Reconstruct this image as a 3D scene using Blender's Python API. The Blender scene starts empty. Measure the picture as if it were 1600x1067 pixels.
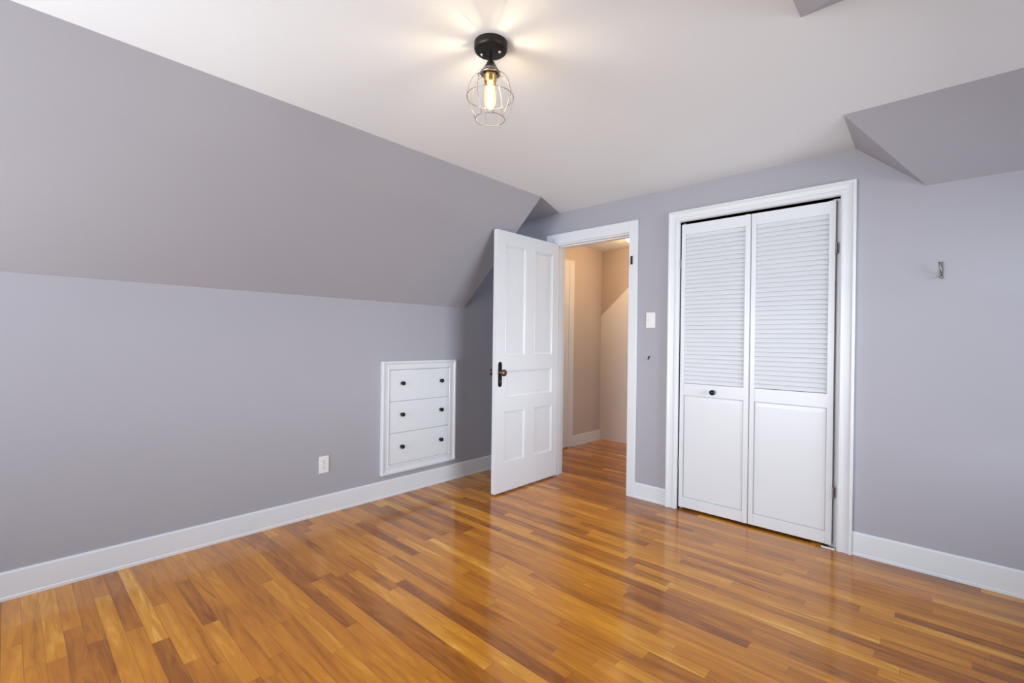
import bpy, bmesh, math, random
from mathutils import Vector, Matrix
random.seed(7)
S = bpy.context.scene
C = S.collection
PI = math.pi

# ------------------------------------------------------------------ camera
YAW, PIT, ROLL = math.radians(42.8005), math.radians(-0.1289), math.radians(0.7313)
F = Vector((-math.sin(YAW) * math.cos(PIT), math.cos(YAW) * math.cos(PIT), math.sin(PIT)))
R0 = Vector((math.cos(YAW), math.sin(YAW), 0)); U0 = R0.cross(F)
R = R0 * math.cos(ROLL) + U0 * math.sin(ROLL)
U = -R0 * math.sin(ROLL) + U0 * math.cos(ROLL)
cd = bpy.data.cameras.new('camera'); cam = bpy.data.objects.new('camera', cd); C.objects.link(cam)
M4 = Matrix((R, U, -F)).transposed().to_4x4(); M4.translation = Vector((3.0905, -3.2971, 1.2))
cam.matrix_world = M4
cd.sensor_width = 36; cd.lens = 730.42 * 36 / 1600; cd.clip_start = 0.02
S.camera = cam

# ------------------------------------------------------------------ view, sky and daylight
S.view_settings.view_transform = 'Standard'; S.view_settings.look = 'None'
S.view_settings.gamma = 1; S.view_settings.use_curve_mapping = False
S.view_settings.exposure = 0.08
w = bpy.data.worlds.new('sky'); S.world = w; w.use_nodes = True
w.node_tree.nodes['Background'].inputs[0].default_value = (0.62, 0.76, 1.0, 1)
w.node_tree.nodes['Background'].inputs[1].default_value = 1.3

def area(name, loc, target, sx, sy, power, col):
    l = bpy.data.lights.new(name, 'AREA'); l.shape = 'RECTANGLE'; l.size = sx; l.size_y = sy
    l.energy = power; l.color = col
    o = bpy.data.objects.new(name, l); C.objects.link(o); o.location = loc
    o.rotation_euler = (Vector(target) - Vector(loc)).to_track_quat('-Z', 'Y').to_euler()
    return o
# window daylight from behind and beside the camera, plus added upward fills for the ceiling
area('daylight_rear_window', (1.2, -6.8, 2.0), (1.3, 0, 1.05), 3.0, 2.0, 200, (0.80, 0.89, 1.0))
area('rear_ceiling_fill', (1.3, -6.2, 0.2), (1.5, -1.2, 2.33), 3.2, 2.0, 260, (0.97, 0.98, 1.0))  # added fill lamp, aimed up to brighten the ceiling
area('daylight_dormer_window', (7.6, -1.7, 1.5), (0, -1.4, 1.15), 3.0, 2.2, 430, (0.84, 0.91, 1.0))
area('dormer_ceiling_fill', (6.4, -1.5, 0.1), (2.2, -1.0, 2.33), 3.0, 1.6, 38, (0.97, 0.98, 1.0))  # second added fill, lifts the ceiling on the dormer side

# ------------------------------------------------------------------ helpers
def finish(name, bm, mat, parent=None, smooth=False, bevel=0.0):
    bmesh.ops.remove_doubles(bm, verts=bm.verts, dist=1e-6)
    bmesh.ops.recalc_face_normals(bm, faces=bm.faces)
    me = bpy.data.meshes.new(name); bm.to_mesh(me); bm.free()
    o = bpy.data.objects.new(name, me); C.objects.link(o)
    if mat: me.materials.append(mat)
    if parent: o.parent = parent
    if smooth:
        for f in me.polygons: f.use_smooth = True
    if bevel:
        b = o.modifiers.new('bevel', 'BEVEL'); b.width = bevel; b.segments = 2; b.limit_method = 'ANGLE'
        b.angle_limit = math.radians(40)
    return o

def box(bm, x0, x1, y0, y1, z0, z1):
    v = [bm.verts.new((x, y, z)) for x in (x0, x1) for y in (y0, y1) for z in (z0, z1)]
    for f in ((0, 1, 3, 2), (4, 6, 7, 5), (0, 4, 5, 1), (2, 3, 7, 6), (0, 2, 6, 4), (1, 5, 7, 3)):
        bm.faces.new([v[i] for i in f])

def prism(bm, pts, off):
    a = [bm.verts.new(p) for p in pts]; b = [bm.verts.new(Vector(p) + Vector(off)) for p in pts]
    n = len(pts)
    bm.faces.new(a); bm.faces.new(b[::-1])
    for i in range(n): bm.faces.new((a[i], b[i], b[(i + 1) % n], a[(i + 1) % n]))

def lathe(bm, prof, n=32, mat=None):
    # prof = list of (r, z); revolved about local z, then placed by mat
    rings = []
    for r, z in prof:
        if r < 1e-6: rings.append([bm.verts.new((0, 0, z))])
        else: rings.append([bm.verts.new((r * math.cos(2 * PI * i / n), r * math.sin(2 * PI * i / n), z)) for i in range(n)])
    for a, b in zip(rings, rings[1:]):
        for i in range(n):
            j = (i + 1) % n
            if len(a) == 1 and len(b) == 1: break
            if len(a) == 1: bm.faces.new((a[0], b[i], b[j]))
            elif len(b) == 1: bm.faces.new((a[i], b[0], a[j]))
            else: bm.faces.new((a[i], b[i], b[j], a[j]))
    if mat is not None:
        vs = [v for r in rings for v in r]
        bmesh.ops.transform(bm, matrix=mat, verts=vs)

def tube(bm, pts, r, n=8, closed=False):
    pts = [Vector(p) for p in pts]; rings = []; N = len(pts)
    prev = None
    for k, p in enumerate(pts):
        if closed: t = pts[(k + 1) % N] - pts[k - 1]
        else: t = pts[min(k + 1, N - 1)] - pts[max(k - 1, 0)]
        t.normalize()
        if prev is None: a = t.orthogonal().normalized()
        else: a = (prev - t * prev.dot(t)).normalized()
        prev = a; b = t.cross(a)
        rings.append([bm.verts.new(p + (a * math.cos(2 * PI * i / n) + b * math.sin(2 * PI * i / n)) * r) for i in range(n)])
    for k in range(N if closed else N - 1):
        A, B = rings[k], rings[(k + 1) % N]
        for i in range(n): bm.faces.new((A[i], A[(i + 1) % n], B[(i + 1) % n], B[i]))
    if not closed: bm.faces.new(rings[0][::-1]); bm.faces.new(rings[-1])

def empty(name, loc, label, cat=None, kind=None, group=None):
    o = bpy.data.objects.new(name, None); C.objects.link(o); o.location = loc; o['label'] = label
    o.empty_display_size = 0.1
    if cat: o['category'] = cat
    if kind: o['kind'] = kind
    if group: o['group'] = group
    return o

def struct(o, label, cat):
    o['kind'] = 'structure'; o['label'] = label; o['category'] = cat
    return o

def copy_tree(o, parent=None):
    c = o.copy(); C.objects.link(c)
    if parent: c.parent = parent
    for ch in o.children: copy_tree(ch, c)
    return c

# ------------------------------------------------------------------ materials
def mat(name):
    m = bpy.data.materials.new(name); m.use_nodes = True
    return m, m.node_tree.nodes, m.node_tree.links, m.node_tree.nodes['Principled BSDF']

def paint(name, col, rough=0.55, bump=0.08, scale=180, var=0.03, spec=0.4):
    m, N, L, B = mat(name)
    tc = N.new('ShaderNodeTexCoord')
    n1 = N.new('ShaderNodeTexNoise'); n1.inputs['Scale'].default_value = scale; n1.inputs['Detail'].default_value = 3
    n2 = N.new('ShaderNodeTexNoise'); n2.inputs['Scale'].default_value = 1.3; n2.inputs['Detail'].default_value = 2
    mx = N.new('ShaderNodeMix'); mx.data_type = 'RGBA'
    mx.inputs[6].default_value = tuple(c * (1 - var) for c in col) + (1,)
    mx.inputs[7].default_value = tuple(min(1, c * (1 + var)) for c in col) + (1,)
    L.new(tc.outputs['Object'], n1.inputs['Vector']); L.new(tc.outputs['Object'], n2.inputs['Vector'])
    L.new(n2.outputs['Fac'], mx.inputs[0]); L.new(mx.outputs[2], B.inputs['Base Color'])
    b = N.new('ShaderNodeBump'); b.inputs['Strength'].default_value = bump; b.inputs['Distance'].default_value = 0.002
    L.new(n1.outputs['Fac'], b.inputs['Height']); L.new(b.outputs['Normal'], B.inputs['Normal'])
    B.inputs['Roughness'].default_value = rough; B.inputs['Specular IOR Level'].default_value = spec
    return m

def metal(name, col, rough=0.35, metallic=1.0):
    m, N, L, B = mat(name)
    n1 = N.new('ShaderNodeTexNoise'); n1.inputs['Scale'].default_value = 60
    mr = N.new('ShaderNodeMapRange'); mr.inputs[3].default_value = rough * 0.8; mr.inputs[4].default_value = rough * 1.2
    L.new(n1.outputs['Fac'], mr.inputs[0]); L.new(mr.outputs[0], B.inputs['Roughness'])
    B.inputs['Base Color'].default_value = col + (1,); B.inputs['Metallic'].default_value = metallic
    return m

LAV = paint('lavender_wall_paint', (0.375, 0.370, 0.404), 0.5, 0.10)
CEIL = paint('white_ceiling_paint', (0.775, 0.80, 0.81), 0.7, 0.12, 120)
TRIM = paint('white_trim_gloss_paint', (0.70, 0.72, 0.74), 0.32, 0.03, 90, 0.015, 0.5)
HALL = paint('hall_taupe_paint', (0.52, 0.46, 0.41), 0.5, 0.1)
HALLW = paint('hall_white_paint', (0.84, 0.82, 0.80), 0.55, 0.08)
DARKIN = paint('closet_interior_paint', (0.30, 0.28, 0.28), 0.7)
PLASTIC = paint('white_plastic', (0.78, 0.77, 0.76), 0.3, 0.0, 50, 0.0, 0.5)
BLACK = metal('black_iron', (0.012, 0.012, 0.014), 0.32, 0.6)
CANOPY = metal('oil_rubbed_bronze', (0.028, 0.022, 0.020), 0.42, 0.7)
BRONZE = metal('antique_bronze', (0.16, 0.11, 0.08), 0.3)
NICKEL = metal('brushed_nickel', (0.50, 0.47, 0.42), 0.3)
BRASS = metal('antique_brass', (0.66, 0.42, 0.16), 0.28)
WIRE = metal('steel_wire', (0.33, 0.31, 0.28), 0.3)
GREY = metal('dull_grey_steel', (0.24, 0.235, 0.23), 0.45, 0.7)
SLOT = paint('dark_slot', (0.05, 0.045, 0.045), 0.6, 0, 50, 0)

def hardwood():
    m, N, L, B = mat('strip_hardwood_floor')
    def math_(op, a, b=None, c=None):
        n = N.new('ShaderNodeMath'); n.operation = op
        for i, v in enumerate((a, b, c)):
            if v is None: continue
            if isinstance(v, (int, float)): n.inputs[i].default_value = v
            else: L.new(v, n.inputs[i])
        return n.outputs[0]
    def comb(x, y, z):
        n = N.new('ShaderNodeCombineXYZ')
        for i, v in enumerate((x, y, z)):
            if isinstance(v, (int, float)): n.inputs[i].default_value = v
            else: L.new(v, n.inputs[i])
        return n.outputs[0]
    def white(v):
        n = N.new('ShaderNodeTexWhiteNoise'); n.noise_dimensions = '2D'; L.new(v, n.inputs[0]); return n.outputs
    def noise(v, scale, det=3, rough=0.5, dist=0):
        n = N.new('ShaderNodeTexNoise'); L.new(v, n.inputs['Vector'])
        n.inputs['Scale'].default_value = scale; n.inputs['Detail'].default_value = det
        n.inputs['Roughness'].default_value = rough; n.inputs['Distortion'].default_value = dist
        return n.outputs['Fac']
    tc = N.new('ShaderNodeTexCoord'); sp = N.new('ShaderNodeSeparateXYZ'); L.new(tc.outputs['Object'], sp.inputs[0])
    X, Y = sp.outputs[0], sp.outputs[1]
    W = 0.057
    yr = math_('DIVIDE', Y, W); row = math_('FLOOR', yr); fy = math_('SUBTRACT', yr, row)
    rr = white(comb(row, 3.7, 0))[0]
    ln = math_('MULTIPLY_ADD', rr, 0.70, 0.45)
    xs = math_('MULTIPLY_ADD', white(comb(row, 11.3, 0))[0], 7.0, X)
    xr = math_('DIVIDE', xs, ln); bi = math_('FLOOR', xr); fx = math_('SUBTRACT', xr, bi)
    idv = comb(row, bi, 0)
    wn = white(idv)
    rnd = wn[0]
    sepc = N.new('ShaderNodeSeparateColor'); L.new(wn[1], sepc.inputs[0])
    ramp = N.new('ShaderNodeValToRGB'); cr = ramp.color_ramp
    cols = [(0.0, (0.250, 0.075, 0.009)), (0.16, (0.345, 0.114, 0.011)), (0.42, (0.490, 0.174, 0.012)),
            (0.70, (0.600, 0.235, 0.016)), (0.90, (0.700, 0.315, 0.030)), (1.0, (0.800, 0.430, 0.075))]
    cr.elements[0].position, cr.elements[0].color = cols[0][0], cols[0][1] + (1,)
    cr.elements[1].position, cr.elements[1].color = cols[-1][0], cols[-1][1] + (1,)
    for p_, c_ in cols[1:-1]:
        e = cr.elements.new(p_); e.color = c_ + (1,)
    # grain: figure unique to each board, stretched along the board
    gx = math_('MULTIPLY_ADD', rnd, 37.0, math_('MULTIPLY', X, 1.0))
    gy = math_('MULTIPLY_ADD', sepc.outputs[1], 19.0, math_('MULTIPLY', Y, 9.0))
    gv = comb(gx, gy, 0)
    fig = noise(gv, 2.6, 4, 0.55, 1.2)
    fine = noise(comb(math_('MULTIPLY', gx, 3.0), math_('MULTIPLY', gy, 9.0), 0), 4.0, 3, 0.6, 0.3)
    t = math_('MULTIPLY_ADD', math_('SUBTRACT', fig, 0.5), 1.15, math_('MULTIPLY_ADD', rnd, 0.72, 0.09))
    t = math_('MULTIPLY_ADD', math_('SUBTRACT', fine, 0.5), 0.22, t)
    cl = math_('MINIMUM', math_('MAXIMUM', t, 0.0), 1.0)
    L.new(cl, ramp.inputs[0])
    # dark mineral streaks
    st = noise(comb(math_('MULTIPLY', gx, 0.9), math_('MULTIPLY', gy, 1.6), 4.0), 2.2, 2, 0.4, 0.8)
    mr = N.new('ShaderNodeMapRange'); mr.inputs[1].default_value = 0.66; mr.inputs[2].default_value = 0.74; L.new(st, mr.inputs[0])
    dk = N.new('ShaderNodeMix'); dk.data_type = 'RGBA'; dk.blend_type = 'MULTIPLY'
    L.new(math_('MULTIPLY', mr.outputs[0], 0.55), dk.inputs[0]); L.new(ramp.outputs[0], dk.inputs[6]); dk.inputs[7].default_value = (0.42, 0.30, 0.24, 1)
    # seams
    ey = math_('MULTIPLY', math_('MINIMUM', fy, math_('SUBTRACT', 1.0, fy)), W)
    ex = math_('MULTIPLY', math_('MINIMUM', fx, math_('SUBTRACT', 1.0, fx)), ln)
    e = math_('MINIMUM', ey, ex)
    sm = N.new('ShaderNodeMapRange'); sm.inputs[1].default_value = 0.0003; sm.inputs[2].default_value = 0.0013; L.new(e, sm.inputs[0])
    seam = N.new('ShaderNodeMix'); seam.data_type = 'RGBA'
    L.new(math_('MULTIPLY_ADD', sm.outputs[0], 0.5, 0.5), seam.inputs[0]); seam.inputs[6].default_value = (0.09, 0.03, 0.01, 1); L.new(dk.outputs[2], seam.inputs[7])
    L.new(seam.outputs[2], B.inputs['Base Color'])
    B.inputs['Roughness'].default_value = 0.32
    B.inputs['Specular IOR Level'].default_value = 0.08
    B.inputs['Coat Weight'].default_value = 0.8; B.inputs['Coat Roughness'].default_value = 0.115; B.inputs['Coat IOR'].default_value = 1.44
    bmp = N.new('ShaderNodeBump'); bmp.inputs['Strength'].default_value = 0.25; bmp.inputs['Distance'].default_value = 0.0008
    wav = noise(comb(math_('MULTIPLY', X, 1.5), math_('MULTIPLY', Y, 6.0), 0), 3.0, 2)
    hh = math_('MULTIPLY_ADD', wav, 0.9, math_('MULTIPLY', sm.outputs[0], 0.5))
    hh = math_('MULTIPLY_ADD', rnd, 0.4, hh)
    L.new(hh, bmp.inputs['Height']); L.new(bmp.outputs[0], B.inputs['Normal']); L.new(bmp.outputs[0], B.inputs['Coat Normal'])
    return m
WOOD = hardwood()

def pane_mat():
    m, N, L, B = mat('window_glass'); N.remove(B)
    out = N['Material Output']; t = N.new('ShaderNodeBsdfTransparent'); g = N.new('ShaderNodeBsdfGlossy')
    g.inputs['Roughness'].default_value = 0.02; mx = N.new('ShaderNodeMixShader'); mx.inputs[0].default_value = 0.06
    L.new(t.outputs[0], mx.inputs[1]); L.new(g.outputs[0], mx.inputs[2]); L.new(mx.outputs[0], out.inputs[0])
    return m
PANE = pane_mat()

def bulb_glass():
    m, N, L, B = mat('amber_bulb_glass'); N.remove(B)
    out = N['Material Output']; t = N.new('ShaderNodeBsdfTransparent'); t.inputs[0].default_value = (1.0, 0.88, 0.66, 1)
    g = N.new('ShaderNodeBsdfGlossy'); g.inputs['Roughness'].default_value = 0.05
    e = N.new('ShaderNodeEmission'); e.inputs[0].default_value = (1.0, 0.62, 0.22, 1); e.inputs[1].default_value = 2.2
    fr = N.new('ShaderNodeLayerWeight'); fr.inputs[0].default_value = 0.45
    a = N.new('ShaderNodeAddShader'); L.new(t.outputs[0], a.inputs[0]); L.new(e.outputs[0], a.inputs[1])
    mx = N.new('ShaderNodeMixShader'); L.new(fr.outputs['Fresnel'], mx.inputs[0]); L.new(a.outputs[0], mx.inputs[1]); L.new(g.outputs[0], mx.inputs[2])
    L.new(mx.outputs[0], out.inputs[0]); return m
def glow(name, col, s):
    m, N, L, B = mat(name); B.inputs['Base Color'].default_value = col + (1,)
    B.inputs['Emission Color'].default_value = col + (1,); B.inputs['Emission Strength'].default_value = s
    return m
BULB = bulb_glass(); FILA = glow('glowing_filament', (1.0, 0.84, 0.58), 60); DOME = glow('lit_glass_dome', (1.0, 0.72, 0.38), 4.0)

# ------------------------------------------------------------------ room dimensions (metres)
H = 2.33; XL = -0.012; YD = 0.012; T = 0.12
LKX, LKZ = 0.0, 1.492            # left knee line
LSX = 0.756                      # left slope meets the ceiling
RSX = 2.712                      # right slope meets the ceiling
XW = 4.30                        # dormer window wall
YR = -4.60                       # rear wall
YA, YP = -0.51, -1.44            # dormer sides at the ceiling
KX = 3.643                        # right knee wall

# floor (runs on through the doorway)
bm = bmesh.new(); box(bm, XL - T, XW + T, YR - T, 1.80, -0.10, 0.0)
struct(finish('floor', bm, WOOD), 'glossy honey-coloured strip hardwood floor', 'floor')

# flat ceiling, recess ceiling piece, slopes
bm = bmesh.new()
prism(bm, [(LSX, YR, H), (RSX, YR, H), (RSX, YP, H), (XW, YP, H), (XW, YA, H), (RSX, YA, H), (2.70, YD, H), (0.579, YD, H), (LSX, -0.46, H)], (0, 0, 0.1))
struct(finish('ceiling', bm, CEIL), 'flat white ceiling with the caged light', 'ceiling')
bm = bmesh.new()
prism(bm, [(LSX, -0.46, H), (0.579, YD, H), (XL, YD, 2.314), (XL, -0.572, 2.312)], (0, 0, 0.08))
struct(finish('ceiling', bm, LAV), 'small lavender ceiling piece in the corner above the open door', 'ceiling')
bm = bmesh.new()
prism(bm, [(XL, YR, LKZ - 0.013), (XL, -0.574, LKZ - 0.013), (LSX, -0.46, H), (LSX, YR, H)], (-0.02, 0, 0.10))
struct(finish('ceiling', bm, LAV), 'long lavender sloped ceiling above the left wall', 'ceiling')
YH = -3.005                      # hip line of the dormer reaches the knee wall here
bm = bmesh.new()   # right slope and near side of the dormer, meeting in a hip line
prism(bm, [(RSX, YR, H), (RSX, YP, H), (KX, YH, 1.49), (KX, YR, 1.49)], (0, 0, 0.15))
prism(bm, [(RSX, YP, H), (XW, YP, H), (XW, YH, 1.49), (KX, YH, 1.49)], (0, 0, 0.15))
struct(finish('ceiling', bm, LAV), 'lavender sloped ceiling corner at the top edge right of the light', 'ceiling')
bm = bmesh.new()   # sloped soffit right of the closet
A = (RSX, YA, H); Bp = (2.70, YD, H); Cc = (3.01, YD, 2.05); D = (XW, YD, 2.05); Dd = (XW, YA, H)
top = [(RSX, YA, H + .1), (2.70, YD, H + .1), (3.01, YD + .0, H + .1), (XW, YD, H + .1), (XW, YA, H + .1)]
va = [bm.verts.new(p) for p in (A, Bp, Cc, D, Dd)]; vt = [bm.verts.new(p) for p in top]
bm.faces.new((va[0], va[1], va[2])); bm.faces.new((va[0], va[2], va[3], va[4])); bm.faces.new(vt)
bm.faces.new((va[0], vt[0], vt[1], va[1])); bm.faces.new((va[1], vt[1], vt[2], va[2])); bm.faces.new((va[2], vt[2], vt[3], va[3]))
bm.faces.new((va[3], vt[3], vt[4], va[4])); bm.faces.new((va[4], vt[4], vt[0], va[0]))
struct(finish('ceiling', bm, LAV), 'lavender sloped soffit high on the wall right of the louvred closet', 'ceiling')

# left wall: low knee wall, full height in the corner recess behind the door
bm = bmesh.new()
prism(bm, [(XL, YR, 0), (XL, YD, 0), (XL, YD, 2.40), (XL, -0.574, 2.40), (XL, -0.574, LKZ), (XL, YR, LKZ)], (-T, 0, 0))
struct(finish('wall_left', bm, LAV), 'lavender wall under the slope at the left', 'wall')
# far wall with doorway and closet opening
bm = bmesh.new()
DX0, DX1, DZ = 0.530, 1.278, 2.055
CX0, CX1, CZ = 1.682, 2.637, 2.065
def wp(pts): prism(bm, [(x, YD, z) for x, z in pts], (0, T, 0))
wp([(XL - T, 0), (DX0, 0), (DX0, DZ), (DX0, H + .07), (XL - T, H + .07)])
wp([(DX0, DZ), (DX1, DZ), (DX1, H + .07), (DX0, H + .07)])
wp([(DX1, 0), (CX0, 0), (CX0, CZ), (CX0, H + .07), (DX1, H + .07), (DX1, DZ)])
wp([(CX0, CZ), (CX1, CZ), (CX1, H + .07), (CX0, H + .07)])
wp([(CX1, 0), (XW + T, 0), (XW + T, H + .07), (CX1, H + .07), (CX1, CZ)])
struct(finish('wall_far', bm, LAV), 'lavender wall with the doorway and closet', 'wall')
# walls behind the view: rear with window, knee wall, dormer with window
bm = bmesh.new()
WX0, WX1, WZ0, WZ1 = 0.30, 2.60, 0.35, 2.08
def wr(x0, x1, z0, z1): box(bm, x0, x1, YR - T, YR, z0, z1)
wr(XL - T, WX0, 0, 2.43); wr(WX1, KX + T, 0, 2.43); wr(WX0, WX1, 0, WZ0); wr(WX0, WX1, WZ1, 2.43)
struct(finish('wall_rear', bm, LAV), 'lavender wall behind the camera with a window', 'wall')
bm = bmesh.new(); box(bm, KX, KX + T, YR, YH - T, 0, 1.62)
box(bm, KX, XW + T, YH - T, YH, 0, 1.62)
DY0, DY1, DWZ0, DWZ1 = -2.12, -0.25, 0.55, 1.86
def wd(y0, y1, z0, z1): box(bm, XW, XW + T, y0, y1, z0, z1)
wd(YH, DY0, 0, 2.43); wd(DY1, YD, 0, 2.43); wd(DY0, DY1, 0, DWZ0); wd(DY0, DY1, DWZ1, 2.43)
struct(finish('wall_right', bm, LAV), 'lavender right knee wall and dormer with a window', 'wall')

def window(name, label, along, fixed, a0, a1, z0, z1, inward):
    # along: 'x' or 'y'; frame, sash bars and pane
    r = empty(name, ((a0 + a1) / 2, fixed, z0) if along == 'x' else (fixed, (a0 + a1) / 2, z0), label, 'window', 'structure')
    def bx(b, p0, p1, d0, d1, q0, q1):
        if along == 'x': box(b, p0 - r.location.x, p1 - r.location.x, min(d0, d1), max(d0, d1), q0 - z0, q1 - z0)
        else: box(b, min(d0, d1), max(d0, d1), p0 - r.location.y, p1 - r.location.y, q0 - z0, q1 - z0)
    s = inward; b = bmesh.new()
    for p0, p1, q0, q1 in ((a0 - .09, a0, z0 - .09, z1 + .09), (a1, a1 + .09, z0 - .09, z1 + .09), (a0, a1, z1, z1 + .09), (a0, a1, z0 - .09, z0)):
        bx(b, p0, p1, 0, s * .018, q0, q1)
    finish('window_casing', b, TRIM, r, bevel=.003)
    b = bmesh.new(); zm = (z0 + z1) / 2
    for p0, p1, q0, q1 in ((a0, a0 + .05, z0, z1), (a1 - .05, a1, z0, z1), (a0, a1, z1 - .05, z1), (a0, a1, z0, z0 + .05), (a0, a1, zm - .025, zm + .025)):
        bx(b, p0, p1, -s * .07, -s * .035, q0, q1)
    finish('sash', b, TRIM, r, bevel=.003)
    b = bmesh.new(); bx(b, a0 + .04, a1 - .04, -s * .055, -s * .051, z0 + .04, z1 - .04); finish('pane', b, PANE, r)
    b = bmesh.new(); bx(b, a0 - .11, a1 + .11, 0, s * .06, z0 - .022, z0); finish('window_sill', b, TRIM, r, bevel=.004)
window('window_1', 'white sash window in the wall behind the camera', 'x', YR, WX0, WX1, WZ0, WZ1, 1)
window('window_2', 'white sash window in the dormer at the right', 'y', XW, DY0, DY1, DWZ0, DWZ1, -1)

# ------------------------------------------------------------------ baseboards (face at the 0 planes)
def board(bm, x0, x1, y0, y1, h, side):
    # profile: flat board with eased top and a small shoe at the floor; side = (dx, dy) toward the room
    dx, dy = side
    if dx: pr = [(0, 0), (dx * .017, 0), (dx * .0165, .012), (dx * .012, .017), (dx * .012, h - .008), (dx * .008, h), (0, h)]
    if dx:
        prism(bm, [(x0 + a, y0, z) for a, z in pr], (0, y1 - y0, 0))
    else:
        pr = [(0, 0), (dy * .017, 0), (dy * .0165, .012), (dy * .012, .017), (dy * .012, h - .008), (dy * .008, h), (0, h)]
        prism(bm, [(x0, y0 + a, z) for a, z in pr], (x1 - x0, 0, 0))
bm = bmesh.new(); board(bm, XL, 0, YR, YD, 0.128, (1, 0))
struct(finish('baseboard_left', bm, TRIM), 'white baseboard along the left lavender wall', 'baseboard')
bm = bmesh.new(); board(bm, 0.0, 0.455, YD, 0, 0.128, (0, -1)); struct(finish('baseboard_behind_door', bm, TRIM), 'white baseboard hidden behind the open door', 'baseboard')
bm = bmesh.new(); board(bm, 1.347, 1.603, YD, 0, 0.118, (0, -1)); struct(finish('baseboard_middle', bm, TRIM), 'short white baseboard between doorway and closet', 'baseboard')
bm = bmesh.new(); board(bm, 2.709, XW, YD, 0, 0.131, (0, -1)); struct(finish('baseboard_right', bm, TRIM), 'white baseboard right of the closet', 'baseboard')

# ------------------------------------------------------------------ doorway casing, jamb and stop
t1 = empty('trim_1', (0.9, 0, 0), 'white casing around the open bedroom doorway', 'door frame', 'structure')
def rel(o, t):
    o.parent = t; o.location = (-t.location.x, -t.location.y, -t.location.z); return o
bm = bmesh.new()
yf = -0.010
box(bm, 0.455, DX0, yf, YD, 0, 2.142); box(bm, DX1, 1.347, yf, YD, 0, 2.142); box(bm, DX0, DX1, yf, YD, DZ, 2.142)
rel(finish('casing', bm, TRIM, bevel=.003), t1)
bm = bmesh.new(); J = 0.018
box(bm, DX0 - .002, DX0 + J, YD - .006, YD + T + .01, 0, DZ); box(bm, DX1 - .006, DX1 + J - .012, YD - .006, YD + T + .01, 0, DZ); box(bm, DX0, DX1, YD - .006, YD + T + .01, DZ - .012, DZ + .004)
rel(finish('jamb', bm, TRIM, bevel=.0015), t1)
bm = bmesh.new()
box(bm, DX0 + J, DX0 + J + .011, YD + .032, YD + .07, 0, DZ - .012); box(bm, DX1 - .017, DX1 - .006, YD + .032, YD + .07, 0, DZ - .012); box(bm, DX0 + J, DX1 - .006, YD + .032, YD + .07, DZ - .024, DZ - .012)
rel(finish('door_stop', bm, TRIM, bevel=.0015), t1)
bm = bmesh.new()
box(bm, 0.455, DX0, YD + T, YD + T + .018, 0, 2.142); box(bm, DX1, 1.347, YD + T, YD + T + .018, 0, 2.142); box(bm, DX0, DX1, YD + T, YD + T + .018, DZ, 2.142)
rel(finish('hall_casing', bm, TRIM, bevel=.003), t1)
bm = bmesh.new(); box(bm, DX1 - .0085, DX1 - .006, YD + .002, YD + .028, 0.88, 1.03)
o = rel(finish('strike_plate', bm, NICKEL), t1); o['label'] = 'metal strike plate'

# black latch keeper on the right casing
t = empty('latch_keeper', (1.300, yf, 1.80), 'small black metal latch keeper on the upper right side of the door casing', 'latch')
bm = bmesh.new(); box(bm, -.009, .011, -.003, 0, 0, .067); finish('back_plate', bm, GREY, t, bevel=.001)
bm = bmesh.new(); box(bm, .000, .009, -.016, -.003, .002, .065); finish('keeper_loop', bm, BLACK, t, bevel=.002)

# ------------------------------------------------------------------ the open five-panel door
def panel_door(y0, y1, z1, x0, x1, panels):
    """leaf in the y-z plane with recessed panels both sides"""
    bm = bmesh.new()
    ys = sorted({y0, y1} | {p[0] for p in panels} | {p[1] for p in panels})
    zs = sorted({0.0, z1} | {p[2] for p in panels} | {p[3] for p in panels})
    rc, bv = 0.010, 0.016
    def inp(y, z): return any(p[0] < y < p[1] and p[2] < z < p[3] for p in panels)
    for X, sgn in ((x0, 1), (x1, -1)):
        for i in range(len(ys) - 1):
            for j in range(len(zs) - 1):
                if not inp((ys[i] + ys[i + 1]) / 2, (zs[j] + zs[j + 1]) / 2):
                    bm.faces.new([bm.verts.new((X, y, z)) for y, z in ((ys[i], zs[j]), (ys[i + 1], zs[j]), (ys[i + 1], zs[j + 1]), (ys[i], zs[j + 1]))])
        for a, b, c, d in panels:
            lv = [(0, 0), (.003, .006), (bv * .7, .0075), (bv, rc + .002), (bv + .004, rc)]
            rings = [[bm.verts.new((X + sgn * dd, y, z)) for y, z in ((a + s, c + s), (b - s, c + s), (b - s, d - s), (a + s, d - s))] for s, dd in lv]
            for r1, r2 in zip(rings, rings[1:]):
                for k in range(4): bm.faces.new((r1[k], r1[(k + 1) % 4], r2[(k + 1) % 4], r2[k]))
            bm.faces.new(rings[-1])
    for quad in (((x0, y0, 0), (x1, y0, 0), (x1, y0, z1), (x0, y0, z1)), ((x0, y1, 0), (x1, y1, 0), (x1, y1, z1), (x0, y1, z1)),
                 ((x0, y0, 0), (x1, y0, 0), (x1, y1, 0), (x0, y1, 0)), ((x0, y0, z1), (x1, y0, z1), (x1, y1, z1), (x0, y1, z1))):
        bm.faces.new([bm.verts.new(q) for q in quad])
    return bm
d1 = empty('door_1', (0.530, 0.0, 0.014), 'white five-panel bedroom door standing open with black knob and plate', 'door', 'structure')
pz = lambda z: z - .014
panels = [(-.655, -.418, pz(1.082), pz(1.948)), (-.300, -.058, pz(1.082), pz(1.948)), (-.650, -.058, pz(.752), pz(.962)),
          (-.655, -.410, pz(.240), pz(.640)), (-.292, -.050, pz(.240), pz(.640))]
leaf = finish('door_leaf', panel_door(-.750, .028, 2.040, 0.0, 0.038, panels), TRIM, d1)
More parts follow.
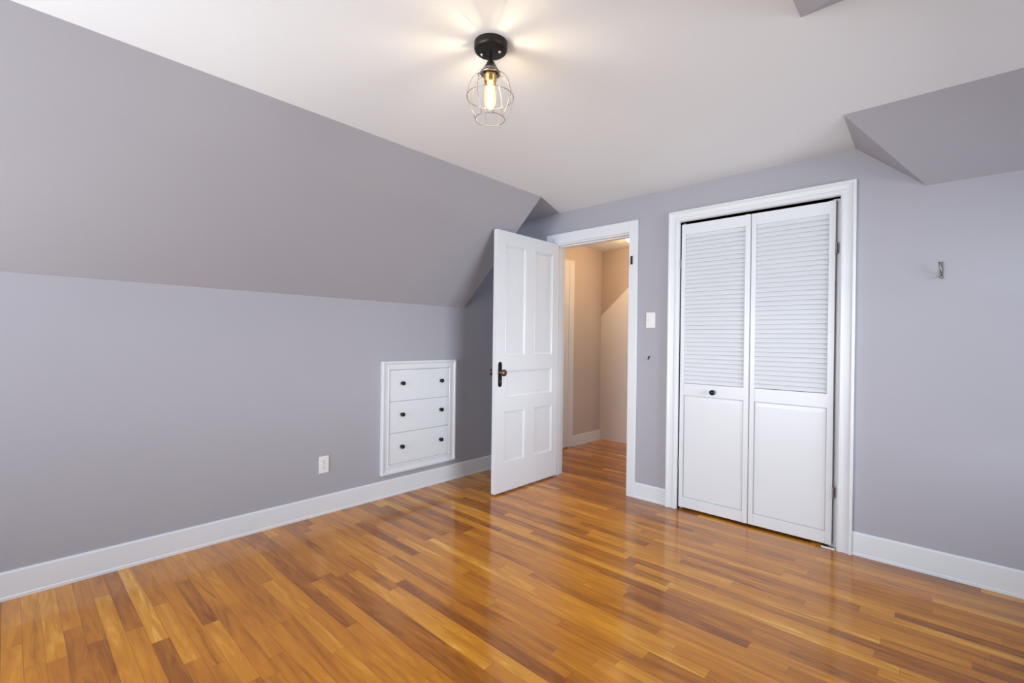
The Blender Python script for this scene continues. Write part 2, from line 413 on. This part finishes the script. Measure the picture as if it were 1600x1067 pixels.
def rounded_plate(bm, cy, z0, z1, w, x0, x1):
    n = 10; pts = []
    r = w / 2
    for i in range(n + 1): a = PI * i / n; pts.append((cy + r * math.cos(a), z1 - r + r * math.sin(a) ))
    for i in range(n + 1): a = PI + PI * i / n; pts.append((cy + r * math.cos(a), z0 + r + r * math.sin(a)))
    prism(bm, [(x0, y, z) for y, z in pts], (x1 - x0, 0, 0))
for s, X in ((1, .038), (-1, 0.0)):
    bm = bmesh.new(); rounded_plate(bm, -.707, pz(.838), pz(1.034), .040, X, X + s * .004)
    o = finish('escutcheon_plate', bm, BLACK, d1, bevel=.0012); o['label'] = 'black long door plate with rounded ends'
    bm = bmesh.new(); box(bm, min(X + s * .0042, X + s * .0035), max(X + s * .0046, X + s * .0035), -.710, -.704, pz(.872), pz(.890)); k_ = finish('keyhole', bm, GREY, o)
    bm = bmesh.new()
    rot = Matrix.Translation((X, -.707, pz(.950))) @ Matrix.Rotation(s * PI / 2, 4, 'Y')
    lathe(bm, [(0, .004), (.017, .004), (.016, .008), (.009, .011), (.0085, .026), (.014, .030), (.024, .036), (.0275, .044), (.026, .052), (.018, .058), (0, .060)], 28, rot)
    o = finish('door_knob', bm, BRONZE, d1, smooth=True); o['label'] = 'dark bronze round door knob'
for z in (0.25, 1.80):
    bm = bmesh.new(); lathe(bm, [(0, 0), (.006, 0), (.006, .09), (0, .09)], 12, Matrix.Translation((-.004, .0, z)))
    finish('hinge', bm, GREY, d1)

# ------------------------------------------------------------------ closet casing and doors
t2 = empty('trim_2', (2.15, 0, 0), 'white moulded casing around the louvred closet doors', 'door frame', 'structure')
bm = bmesh.new()
def casing_ring(bm, x0, x1, z1, prof):
    # mitred three-sided casing; prof = (inset from outer edge, y)
    loops = []
    for s, y in prof:
        loops.append([bm.verts.new(p) for p in ((x0 + s, y, 0), (x0 + s, y, z1 - s), (x1 - s, y, z1 - s), (x1 - s, y, 0))])
    for a, b in zip(loops, loops[1:]):
        for k in range(3): bm.faces.new((a[k], a[k + 1], b[k + 1], b[k]))
    for k in (0, 3):
        bm.faces.new([l[k] for l in loops])
casing_ring(bm, 1.600, 2.712, 2.146, [(0, YD), (0, -.018), (.003, -.021), (.012, -.021), (.016, -.016), (.022, -.012), (.045, -.010), (.052, -.013), (.066, -.013), (.074, -.008), (.078, YD)])
rel(finish('casing', bm, TRIM), t2)
bm = bmesh.new()
box(bm, CX0 - .015, CX0, YD, YD + T, 0, CZ); box(bm, CX1, CX1 + .015, YD, YD + T, 0, CZ); box(bm, CX0, CX0 + .02, YD + .034, YD + .05, 0, CZ); box(bm, CX1 - .045, CX1, YD + .034, YD + .05, 0, CZ); box(bm, CX0 - .015, CX1 + .015, YD, YD + T, CZ, CZ + .015)
rel(finish('jamb', bm, TRIM), t2)

def louvre_door(name, label, w, x0, panel_inset, dark_slat, kx=None, hinge_side=0):
    d = empty(name, (x0, YD + .002, 0.016), label, 'door', 'structure')
    y0, y1 = 0.0, .028; z1 = 2.034; st = .030
    zl0, zl1 = .892, 1.958; zp0, zp1 = .072, .806
    bm = bmesh.new()
    box(bm, 0, st, y0, y1, 0, z1); box(bm, w - st, w, y0, y1, 0, z1)
    box(bm, st, w - st, y0, y1, zl1, z1); box(bm, st, w - st, y0, y1, zp1, zl0); box(bm, st, w - st, y0, y1, 0, zp0)
    finish('door_frame', bm, TRIM, d, bevel=.002)
    bm = bmesh.new(); n = 36; pitch = (zl1 - zl0) / n
    for i in range(n):
        zb = zl0 + i * pitch; dz = random.uniform(-.0008, .0008); lean = .0 if i != dark_slat else .0025
        # tilted slat: lower edge at the front, upper edge at the back, overlapping the one above
        yA, yB = .003 - lean, .0195; zA, zB = zb + .0030 + dz, zb + pitch + .014
        th = .0032
        L_ = Vector((0, yB - yA, zB - zA)).normalized(); Nn = Vector((0, L_.z, -L_.y)) * th
        a = Vector((st - .002, yA, zA)); b_ = Vector((st - .002, yB, zB))
        prism(bm, [a, a + Nn, b_ + Nn * 1.0, b_], (w - 2 * st + .004, 0, 0))
    o = finish('louvre_slats', bm, TRIM, d)
    bm = bmesh.new()
    # flat panel with a shallow step moulding
    lv = [(0, .010), (.006, .004), (.012, .0035), (.0125, .0065), (.030, .0055), (.030, .0055)]
    rings = [[bm.verts.new((x, y, z)) for x, z in ((st + s, zp0 + s), (w - st - s, zp0 + s), (w - st - s, zp1 - s), (st + s, zp1 - s))] for s, y in lv[:-1]]
    for r1, r2 in zip(rings, rings[1:]):
        for k in range(4): bm.faces.new((r1[k], r1[(k + 1) % 4], r2[(k + 1) % 4], r2[k]))
    bm.faces.new(rings[-1])
    box(bm, st - .002, w - st + .002, .012, .020, zp0 - .002, zp1 + .002)
    finish('lower_panel', bm, TRIM, d)
    if kx is not None:
        bm = bmesh.new()
        lathe(bm, [(0, 0), (.012, 0), (.009, .004), (.008, .012), (.015, .017), (.0185, .022), (.0175, .028), (.011, .032), (0, .033)], 24,
              Matrix.Translation((kx - x0, 0, .859 - .016)) @ Matrix.Rotation(PI / 2, 4, 'X'))
        o = finish('door_knob', bm, BLACK, d, smooth=True); o['label'] = 'small round black knob'
    for z in (.28, 1.72):
        bm = bmesh.new(); hx = -.004 if hinge_side == 0 else w + .004
        lathe(bm, [(0, 0), (.005, 0), (.005, .065), (0, .065)], 10, Matrix.Translation((hx, -.003, z)))
        finish('hinge', bm, GREY, d)
    return d
louvre_door('door_2', 'left louvred closet door with the small black knob', .463, 1.685, 0, 99, 1.921, 0)
louvre_door('door_3', 'right louvred closet door without a knob', .460, 2.152, 0, 19, None, 1)

# closet interior
bm = bmesh.new()
box(bm, 1.55, 2.80, .75, .80, 0, 2.4); box(bm, 1.50, 1.55, YD + T, .80, 0, 2.4); box(bm, 2.80, 2.85, YD + T, .80, 0, 2.4); box(bm, 1.50, 2.85, YD + T, .80, 2.35, 2.4)
struct(finish('wall_closet', bm, DARKIN), 'dim closet interior behind the louvred doors', 'wall')

# floor bracket under the right closet door
t = empty('floor_bracket', (2.598, YD - .004, 0), 'small pale metal pivot bracket on the floor under the right closet door', 'bracket')
bm = bmesh.new(); box(bm, -.034, .034, -.016, .030, 0, .003); finish('base_plate', bm, NICKEL, t, bevel=.0006)
bm = bmesh.new(); box(bm, -.034, .034, -.0165, -.013, 0, .008); finish('front_lip', bm, PLASTIC, t, bevel=.0006)

# ------------------------------------------------------------------ built-in drawers on the left wall
u = empty('built_in_drawers', (0, -1.032, .17), 'white built-in three-drawer unit set low into the lavender wall', 'drawers')
bm = bmesh.new()
Y0, Y1, Z0, Z1 = -1.390 + 1.032, -.674 + 1.032, 0.0, .860
prof = [(0, XL), (0, .012), (.004, .015), (.014, .015), (.018, .009), (.030, .005), (.052, .004), (.056, .008), (.064, .008), (.068, .001), (.068, -.010)]
loops = [[bm.verts.new((x, y, z)) for y, z in ((Y0 + s, Z0 + s), (Y1 - s, Z0 + s), (Y1 - s, Z1 - s), (Y0 + s, Z1 - s))] for s, x in prof]
for a, b in zip(loops, loops[1:]):
    for k in range(4): bm.faces.new((a[k], a[(k + 1) % 4], b[(k + 1) % 4], b[k]))
bm.faces.new(loops[-1])
finish('frame', bm, TRIM, u)
fy0, fy1 = Y0 + .0695, Y1 - .0695
for z0, z1 in ((.549 + .0035, .790), (.308 + .0015, .549 - .0015), (.070, .308 - .0035)):
    bm = bmesh.new(); box(bm, -.009, .004, fy0, fy1, z0, z1)
    d = finish('drawer', bm, TRIM, u, bevel=.0015)
    zc = {0: .688, 1: .447, 2: .198}[0 if z0 > .5 else 1 if z0 > .2 else 2]
    for ky in (-1.213 + 1.032, -.833 + 1.032):
        bm = bmesh.new()
        lathe(bm, [(0, 0), (.011, 0), (.008, .004), (.007, .012), (.013, .016), (.0165, .021), (.0155, .027), (.010, .030), (0, .031)], 24,
              Matrix.Translation((.004, ky, zc)) @ Matrix.Rotation(PI / 2, 4, 'Y'))
        k = finish('knob', bm, BLACK, d, smooth=True); k['label'] = 'round black knob'

# ------------------------------------------------------------------ outlet, switch, hooks
o_ = empty('power_outlet', (XL, -1.824, .280), 'white duplex power outlet low on the left lavender wall', 'outlet')
bm = bmesh.new(); box(bm, 0, .006, -.035, .035, 0, .115); finish('cover_plate', bm, PLASTIC, o_, bevel=.003)
for zc in (.037, .078):
    bm = bmesh.new(); lathe(bm, [(0, 0), (.0165, 0), (.0165, .0015), (0, .0015)], 24, Matrix.Translation((.006, 0, zc)) @ Matrix.Rotation(PI / 2, 4, 'Y') @ Matrix.Scale(.85, 4, (1, 0, 0)))
    rc_ = finish('socket', bm, PLASTIC, o_)
    bm = bmesh.new()
    box(bm, .0070, .0080, -.0075, -.0050, zc - .001, zc + .009); box(bm, .0070, .0080, .0050, .0075, zc - .001, zc + .008)
    lathe(bm, [(0, 0), (.003, 0), (.003, .001), (0, .001)], 10, Matrix.Translation((.0070, 0, zc - .008)) @ Matrix.Rotation(PI / 2, 4, 'Y'))
    finish('slot', bm, SLOT, rc_)
bm = bmesh.new(); lathe(bm, [(0, 0), (.003, 0), (.002, .0012), (0, .0014)], 10, Matrix.Translation((.006, 0, .0575)) @ Matrix.Rotation(PI / 2, 4, 'Y')); finish('screw', bm, NICKEL, o_)

s_ = empty('light_switch', (1.456, YD, 1.308), 'white toggle light switch between the doorway and the closet', 'light switch')
bm = bmesh.new(); box(bm, -.037, .037, -.006, 0, 0, .117); finish('cover_plate', bm, PLASTIC, s_, bevel=.003)
bm = bmesh.new(); prism(bm, [(-.004, -.0055, .049), (-.004, -.0055, .069), (-.004, -.017, .071), (-.004, -.018, .064)], (.008, 0, 0)); finish('toggle', bm, PLASTIC, s_, bevel=.001)
for z in (.028, .089):
    bm = bmesh.new(); lathe(bm, [(0, 0), (.003, 0), (.002, .0012), (0, .0014)], 10, Matrix.Translation((0, -.006, z)) @ Matrix.Rotation(PI / 2, 4, 'X')); finish('screw', bm, PLASTIC, s_)

h_ = empty('wall_hook', (1.446, YD, 1.070), 'tiny dark metal hook on the narrow wall strip below the light switch', 'hook')
bm = bmesh.new(); lathe(bm, [(0, 0), (.0065, 0), (.0065, .002), (0, .0025)], 14, Matrix.Translation((0, 0, .019)) @ Matrix.Rotation(PI / 2, 4, 'X')); finish('base', bm, BLACK, h_)
bm = bmesh.new(); tube(bm, [(0, -.002, .019), (0, -.009, .018), (0, -.012, .010), (0, -.013, .002), (0, -.018, .001), (0, -.021, .007)], .0035, 8); finish('hook', bm, BLACK, h_, smooth=True)

h_ = empty('coat_hook', (3.074, YD, 1.545), 'grey metal double coat hook alone on the wall right of the closet', 'hook')
bm = bmesh.new(); box(bm, -.007, .009, -.004, 0, .010, .094); finish('back_plate', bm, GREY, h_, bevel=.002)
bm = bmesh.new(); tube(bm, [(.001, -.003, .040), (.001, -.014, .034), (.000, -.026, .038), (-.004, -.034, .052), (-.008, -.036, .072), (-.010, -.034, .090)], .0036, 10); finish('upper_prong', bm, GREY, h_, smooth=True)
bm = bmesh.new(); tube(bm, [(.001, -.003, .028), (.001, -.010, .014), (.000, -.018, .006), (-.002, -.026, .006), (-.003, -.031, .013)], .0036, 10); lathe(bm, [(0, -.005), (.004, -.003), (.005, 0), (.004, .003), (0, .005)], 10, Matrix.Translation((-.003, -.031, .014))); finish('lower_prong', bm, GREY, h_, smooth=True)

# ------------------------------------------------------------------ caged ceiling light
LX, LY = 1.808, -2.052
cl = empty('ceiling_light', (LX, LY, H), 'caged ceiling light with glowing bulb and round dark canopy', 'ceiling light')
bm = bmesh.new(); lathe(bm, [(0, 0), (.0635, 0), (.0635, -.020), (.0620, -.026), (.0565, -.031), (.050, -.033), (0, -.034)], 48); cn = finish('canopy', bm, CANOPY, cl, smooth=True)
cn.modifiers.new('e', 'EDGE_SPLIT').split_angle = math.radians(50)
for a in (math.radians(165), math.radians(-15)):
    bm = bmesh.new(); lathe(bm, [(0, -.033), (.006, -.033), (.006, -.037), (.003, -.042), (0, -.043)], 12, Matrix.Translation((.036 * math.cos(a + YAW), .036 * math.sin(a + YAW), 0)))
    finish('screw', bm, NICKEL, cn, smooth=True)
bm = bmesh.new(); lathe(bm, [(0, -.033), (.006, -.034), (.006, -.064), (.009, -.066), (.009, -.072), (0, -.072)], 20); finish('stem', bm, NICKEL, cl, smooth=True)
bm = bmesh.new(); lathe(bm, [(0, -.070), (.013, -.070), (.017, -.076), (.018, -.080), (.026, -.092), (.032, -.104), (.0335, -.112), (.0315, -.113), (.030, -.104), (.016, -.084), (0, -.082)], 32); finish('socket_cup', bm, NICKEL, cl, smooth=True)
bm = bmesh.new(); lathe(bm, [(0, -.100), (.0245, -.100), (.025, -.128), (.0235, -.130), (.024, -.146), (.021, -.150), (0, -.150)], 32); finish('socket', bm, BRASS, cl, smooth=True)
bm = bmesh.new()
ring = lambda r, z, n=48: [(r * math.cos(2 * PI * i / n), r * math.sin(2 * PI * i / n), z) for i in range(n)]
pf = [(.035, -.114), (.052, -.122), (.068, -.138), (.080, -.162), (.0875, -.192), (.0885, -.206), (.085, -.226), (.076, -.252), (.066, -.272), (.0565, -.289)]
NW = 8
for k in range(NW):
    a = 2 * PI * (k + .3) / NW
    tube(bm, [(r * math.cos(a), r * math.sin(a), z) for r, z in pf], .0011, 6)
tube(bm, ring(.0890, -.205), .0013, 6, True); tube(bm, ring(.0565, -.289), .0014, 6, True); tube(bm, ring(.0350, -.114), .0022, 8, True)
lathe(bm, [(.0325, -.109), (.0365, -.109), (.0365, -.118), (.0325, -.118)], 32)
tube(bm, [(-.030, -.022, -.114), (-.036, -.026, -.114), (-.040, -.029, -.117)], .004, 8)
finish('cage', bm, WIRE, cl, smooth=True)
bm = bmesh.new(); lathe(bm, [(.012, -.148), (.014, -.156), (.020, -.168), (.0225, -.185), (.0225, -.215), (.020, -.232), (.013, -.245), (.005, -.250), (0, -.251)], 32); finish('bulb', bm, BULB, cl, smooth=True)
bm = bmesh.new()
for k in range(6):
    a = 2 * PI * k / 6
    tube(bm, [(.006 * math.cos(a), .006 * math.sin(a), -.170), (.0085 * math.cos(a + .3), .0085 * math.sin(a + .3), -.232)], .0030, 6)
finish('filament', bm, FILA, cl)
l = bpy.data.lights.new('bulb_light', 'POINT'); l.energy = 4.3; l.color = (1.0, 0.94, 0.86); l.shadow_soft_size = 0.0025
o = bpy.data.objects.new('bulb_light', l); C.objects.link(o); o.location = (LX, LY, H - .200)

# ------------------------------------------------------------------ hall beyond the doorway
HX0, HX1, HY1, HZ = -0.023, 2.78, 1.685, 2.31
y0h = YD + T
bm = bmesh.new(); box(bm, HX0 - T, HX0, y0h, HY1 + T, 0, 2.43); struct(finish('wall_hall_left', bm, HALL), 'taupe hall wall seen left through the doorway', 'wall')
bm = bmesh.new(); box(bm, HX0, HX1 + .01, HY1, HY1 + T, 0, 2.43); struct(finish('wall_hall_back', bm, HALL), 'taupe hall wall at the end of the view through the doorway', 'wall')
bm = bmesh.new(); wy0, wy1, wz0, wz1 = 0.98, 1.52, 0.55, 1.85
for a, b, c, d in ((.80, wy0, 0, 2.43), (wy1, HY1 + T, 0, 2.43), (wy0, wy1, 0, wz0), (wy0, wy1, wz1, 2.43)): box(bm, HX1, HX1 + T, a, b, c, d)
struct(finish('wall_hall_right', bm, HALL), 'hall wall hidden right of the doorway', 'wall')
bm = bmesh.new(); box(bm, HX0, 1.50, y0h, HY1, HZ, HZ + .1); box(bm, 1.50, HX1, .80, HY1, HZ, HZ + .1); struct(finish('ceiling', bm, CEIL), 'hall ceiling glimpsed through the doorway', 'ceiling')
bm = bmesh.new(); prism(bm, [(HX0, HY1 - .012, 0), (1.50, HY1 - .012, 0), (1.50, HY1 - .012, HZ), (.87, HY1 - .012, HZ), (HX0, HY1 - .012, 1.510)], (0, .012, 0))
struct(finish('trim_3', bm, HALLW), 'smooth white panel with a diagonal top edge on the hall end wall', 'panel')
bm = bmesh.new(); board(bm, HX0, 0, 1.085, HY1 - .012, .118, (1, 0)); struct(finish('baseboard_hall', bm, TRIM), 'white baseboard in the hall', 'baseboard')
t4 = empty('trim_4', (HX0, .7, 0), 'white door casing on the left hall wall', 'door frame', 'structure')
bm = bmesh.new(); box(bm, HX0, HX0 + .018, .985, 1.082, 0, 2.108); box(bm, HX0, HX0 + .018, .25, .985, 2.008, 2.108); rel(finish('casing', bm, TRIM, bevel=.004), t4)
d4 = empty('door_4', (HX0, .62, 0), 'white closed door on the left hall wall', 'door', 'structure')
bm = bmesh.new(); box(bm, HX0 - .001, HX0 + .015, .27, .986, .012, 2.008); rel(finish('door_leaf', bm, TRIM, bevel=.002), d4)

hl = empty('hall_ceiling_light', (.745, 1.07, HZ), 'warm lit dome light on the hall ceiling, cut off by the door casing', 'ceiling light')
bm = bmesh.new(); lathe(bm, [(0, 0), (.11, 0), (.11, -.015), (.105, -.02), (0, -.02)], 32); finish('base', bm, NICKEL, hl, smooth=False)
bm = bmesh.new(); lathe(bm, [(.10, -.018), (.098, -.045), (.080, -.070), (.050, -.086), (0, -.093)], 32); finish('glass_dome', bm, DOME, hl, smooth=True)
l = bpy.data.lights.new('hall_bulb_light', 'POINT'); l.energy = 14; l.color = (1.0, 0.60, 0.28); l.shadow_soft_size = 0.05
o = bpy.data.objects.new('hall_bulb_light', l); C.objects.link(o); o.location = (.745, 1.07, HZ - .16)
window('added_window_3', 'white sash window added at the unseen end of the hall', 'y', HX1, wy0, wy1, wz0, wz1, -1)  # invented window, put in to let cool light into the hall
area('hall_cool_fill', (HX1 + .9, 1.20, 1.45), (.3, 1.35, .55), .9, 1.3, 26, (0.84, 0.91, 1.0))  # added fill lamp outside the invented window, cools the orange hall
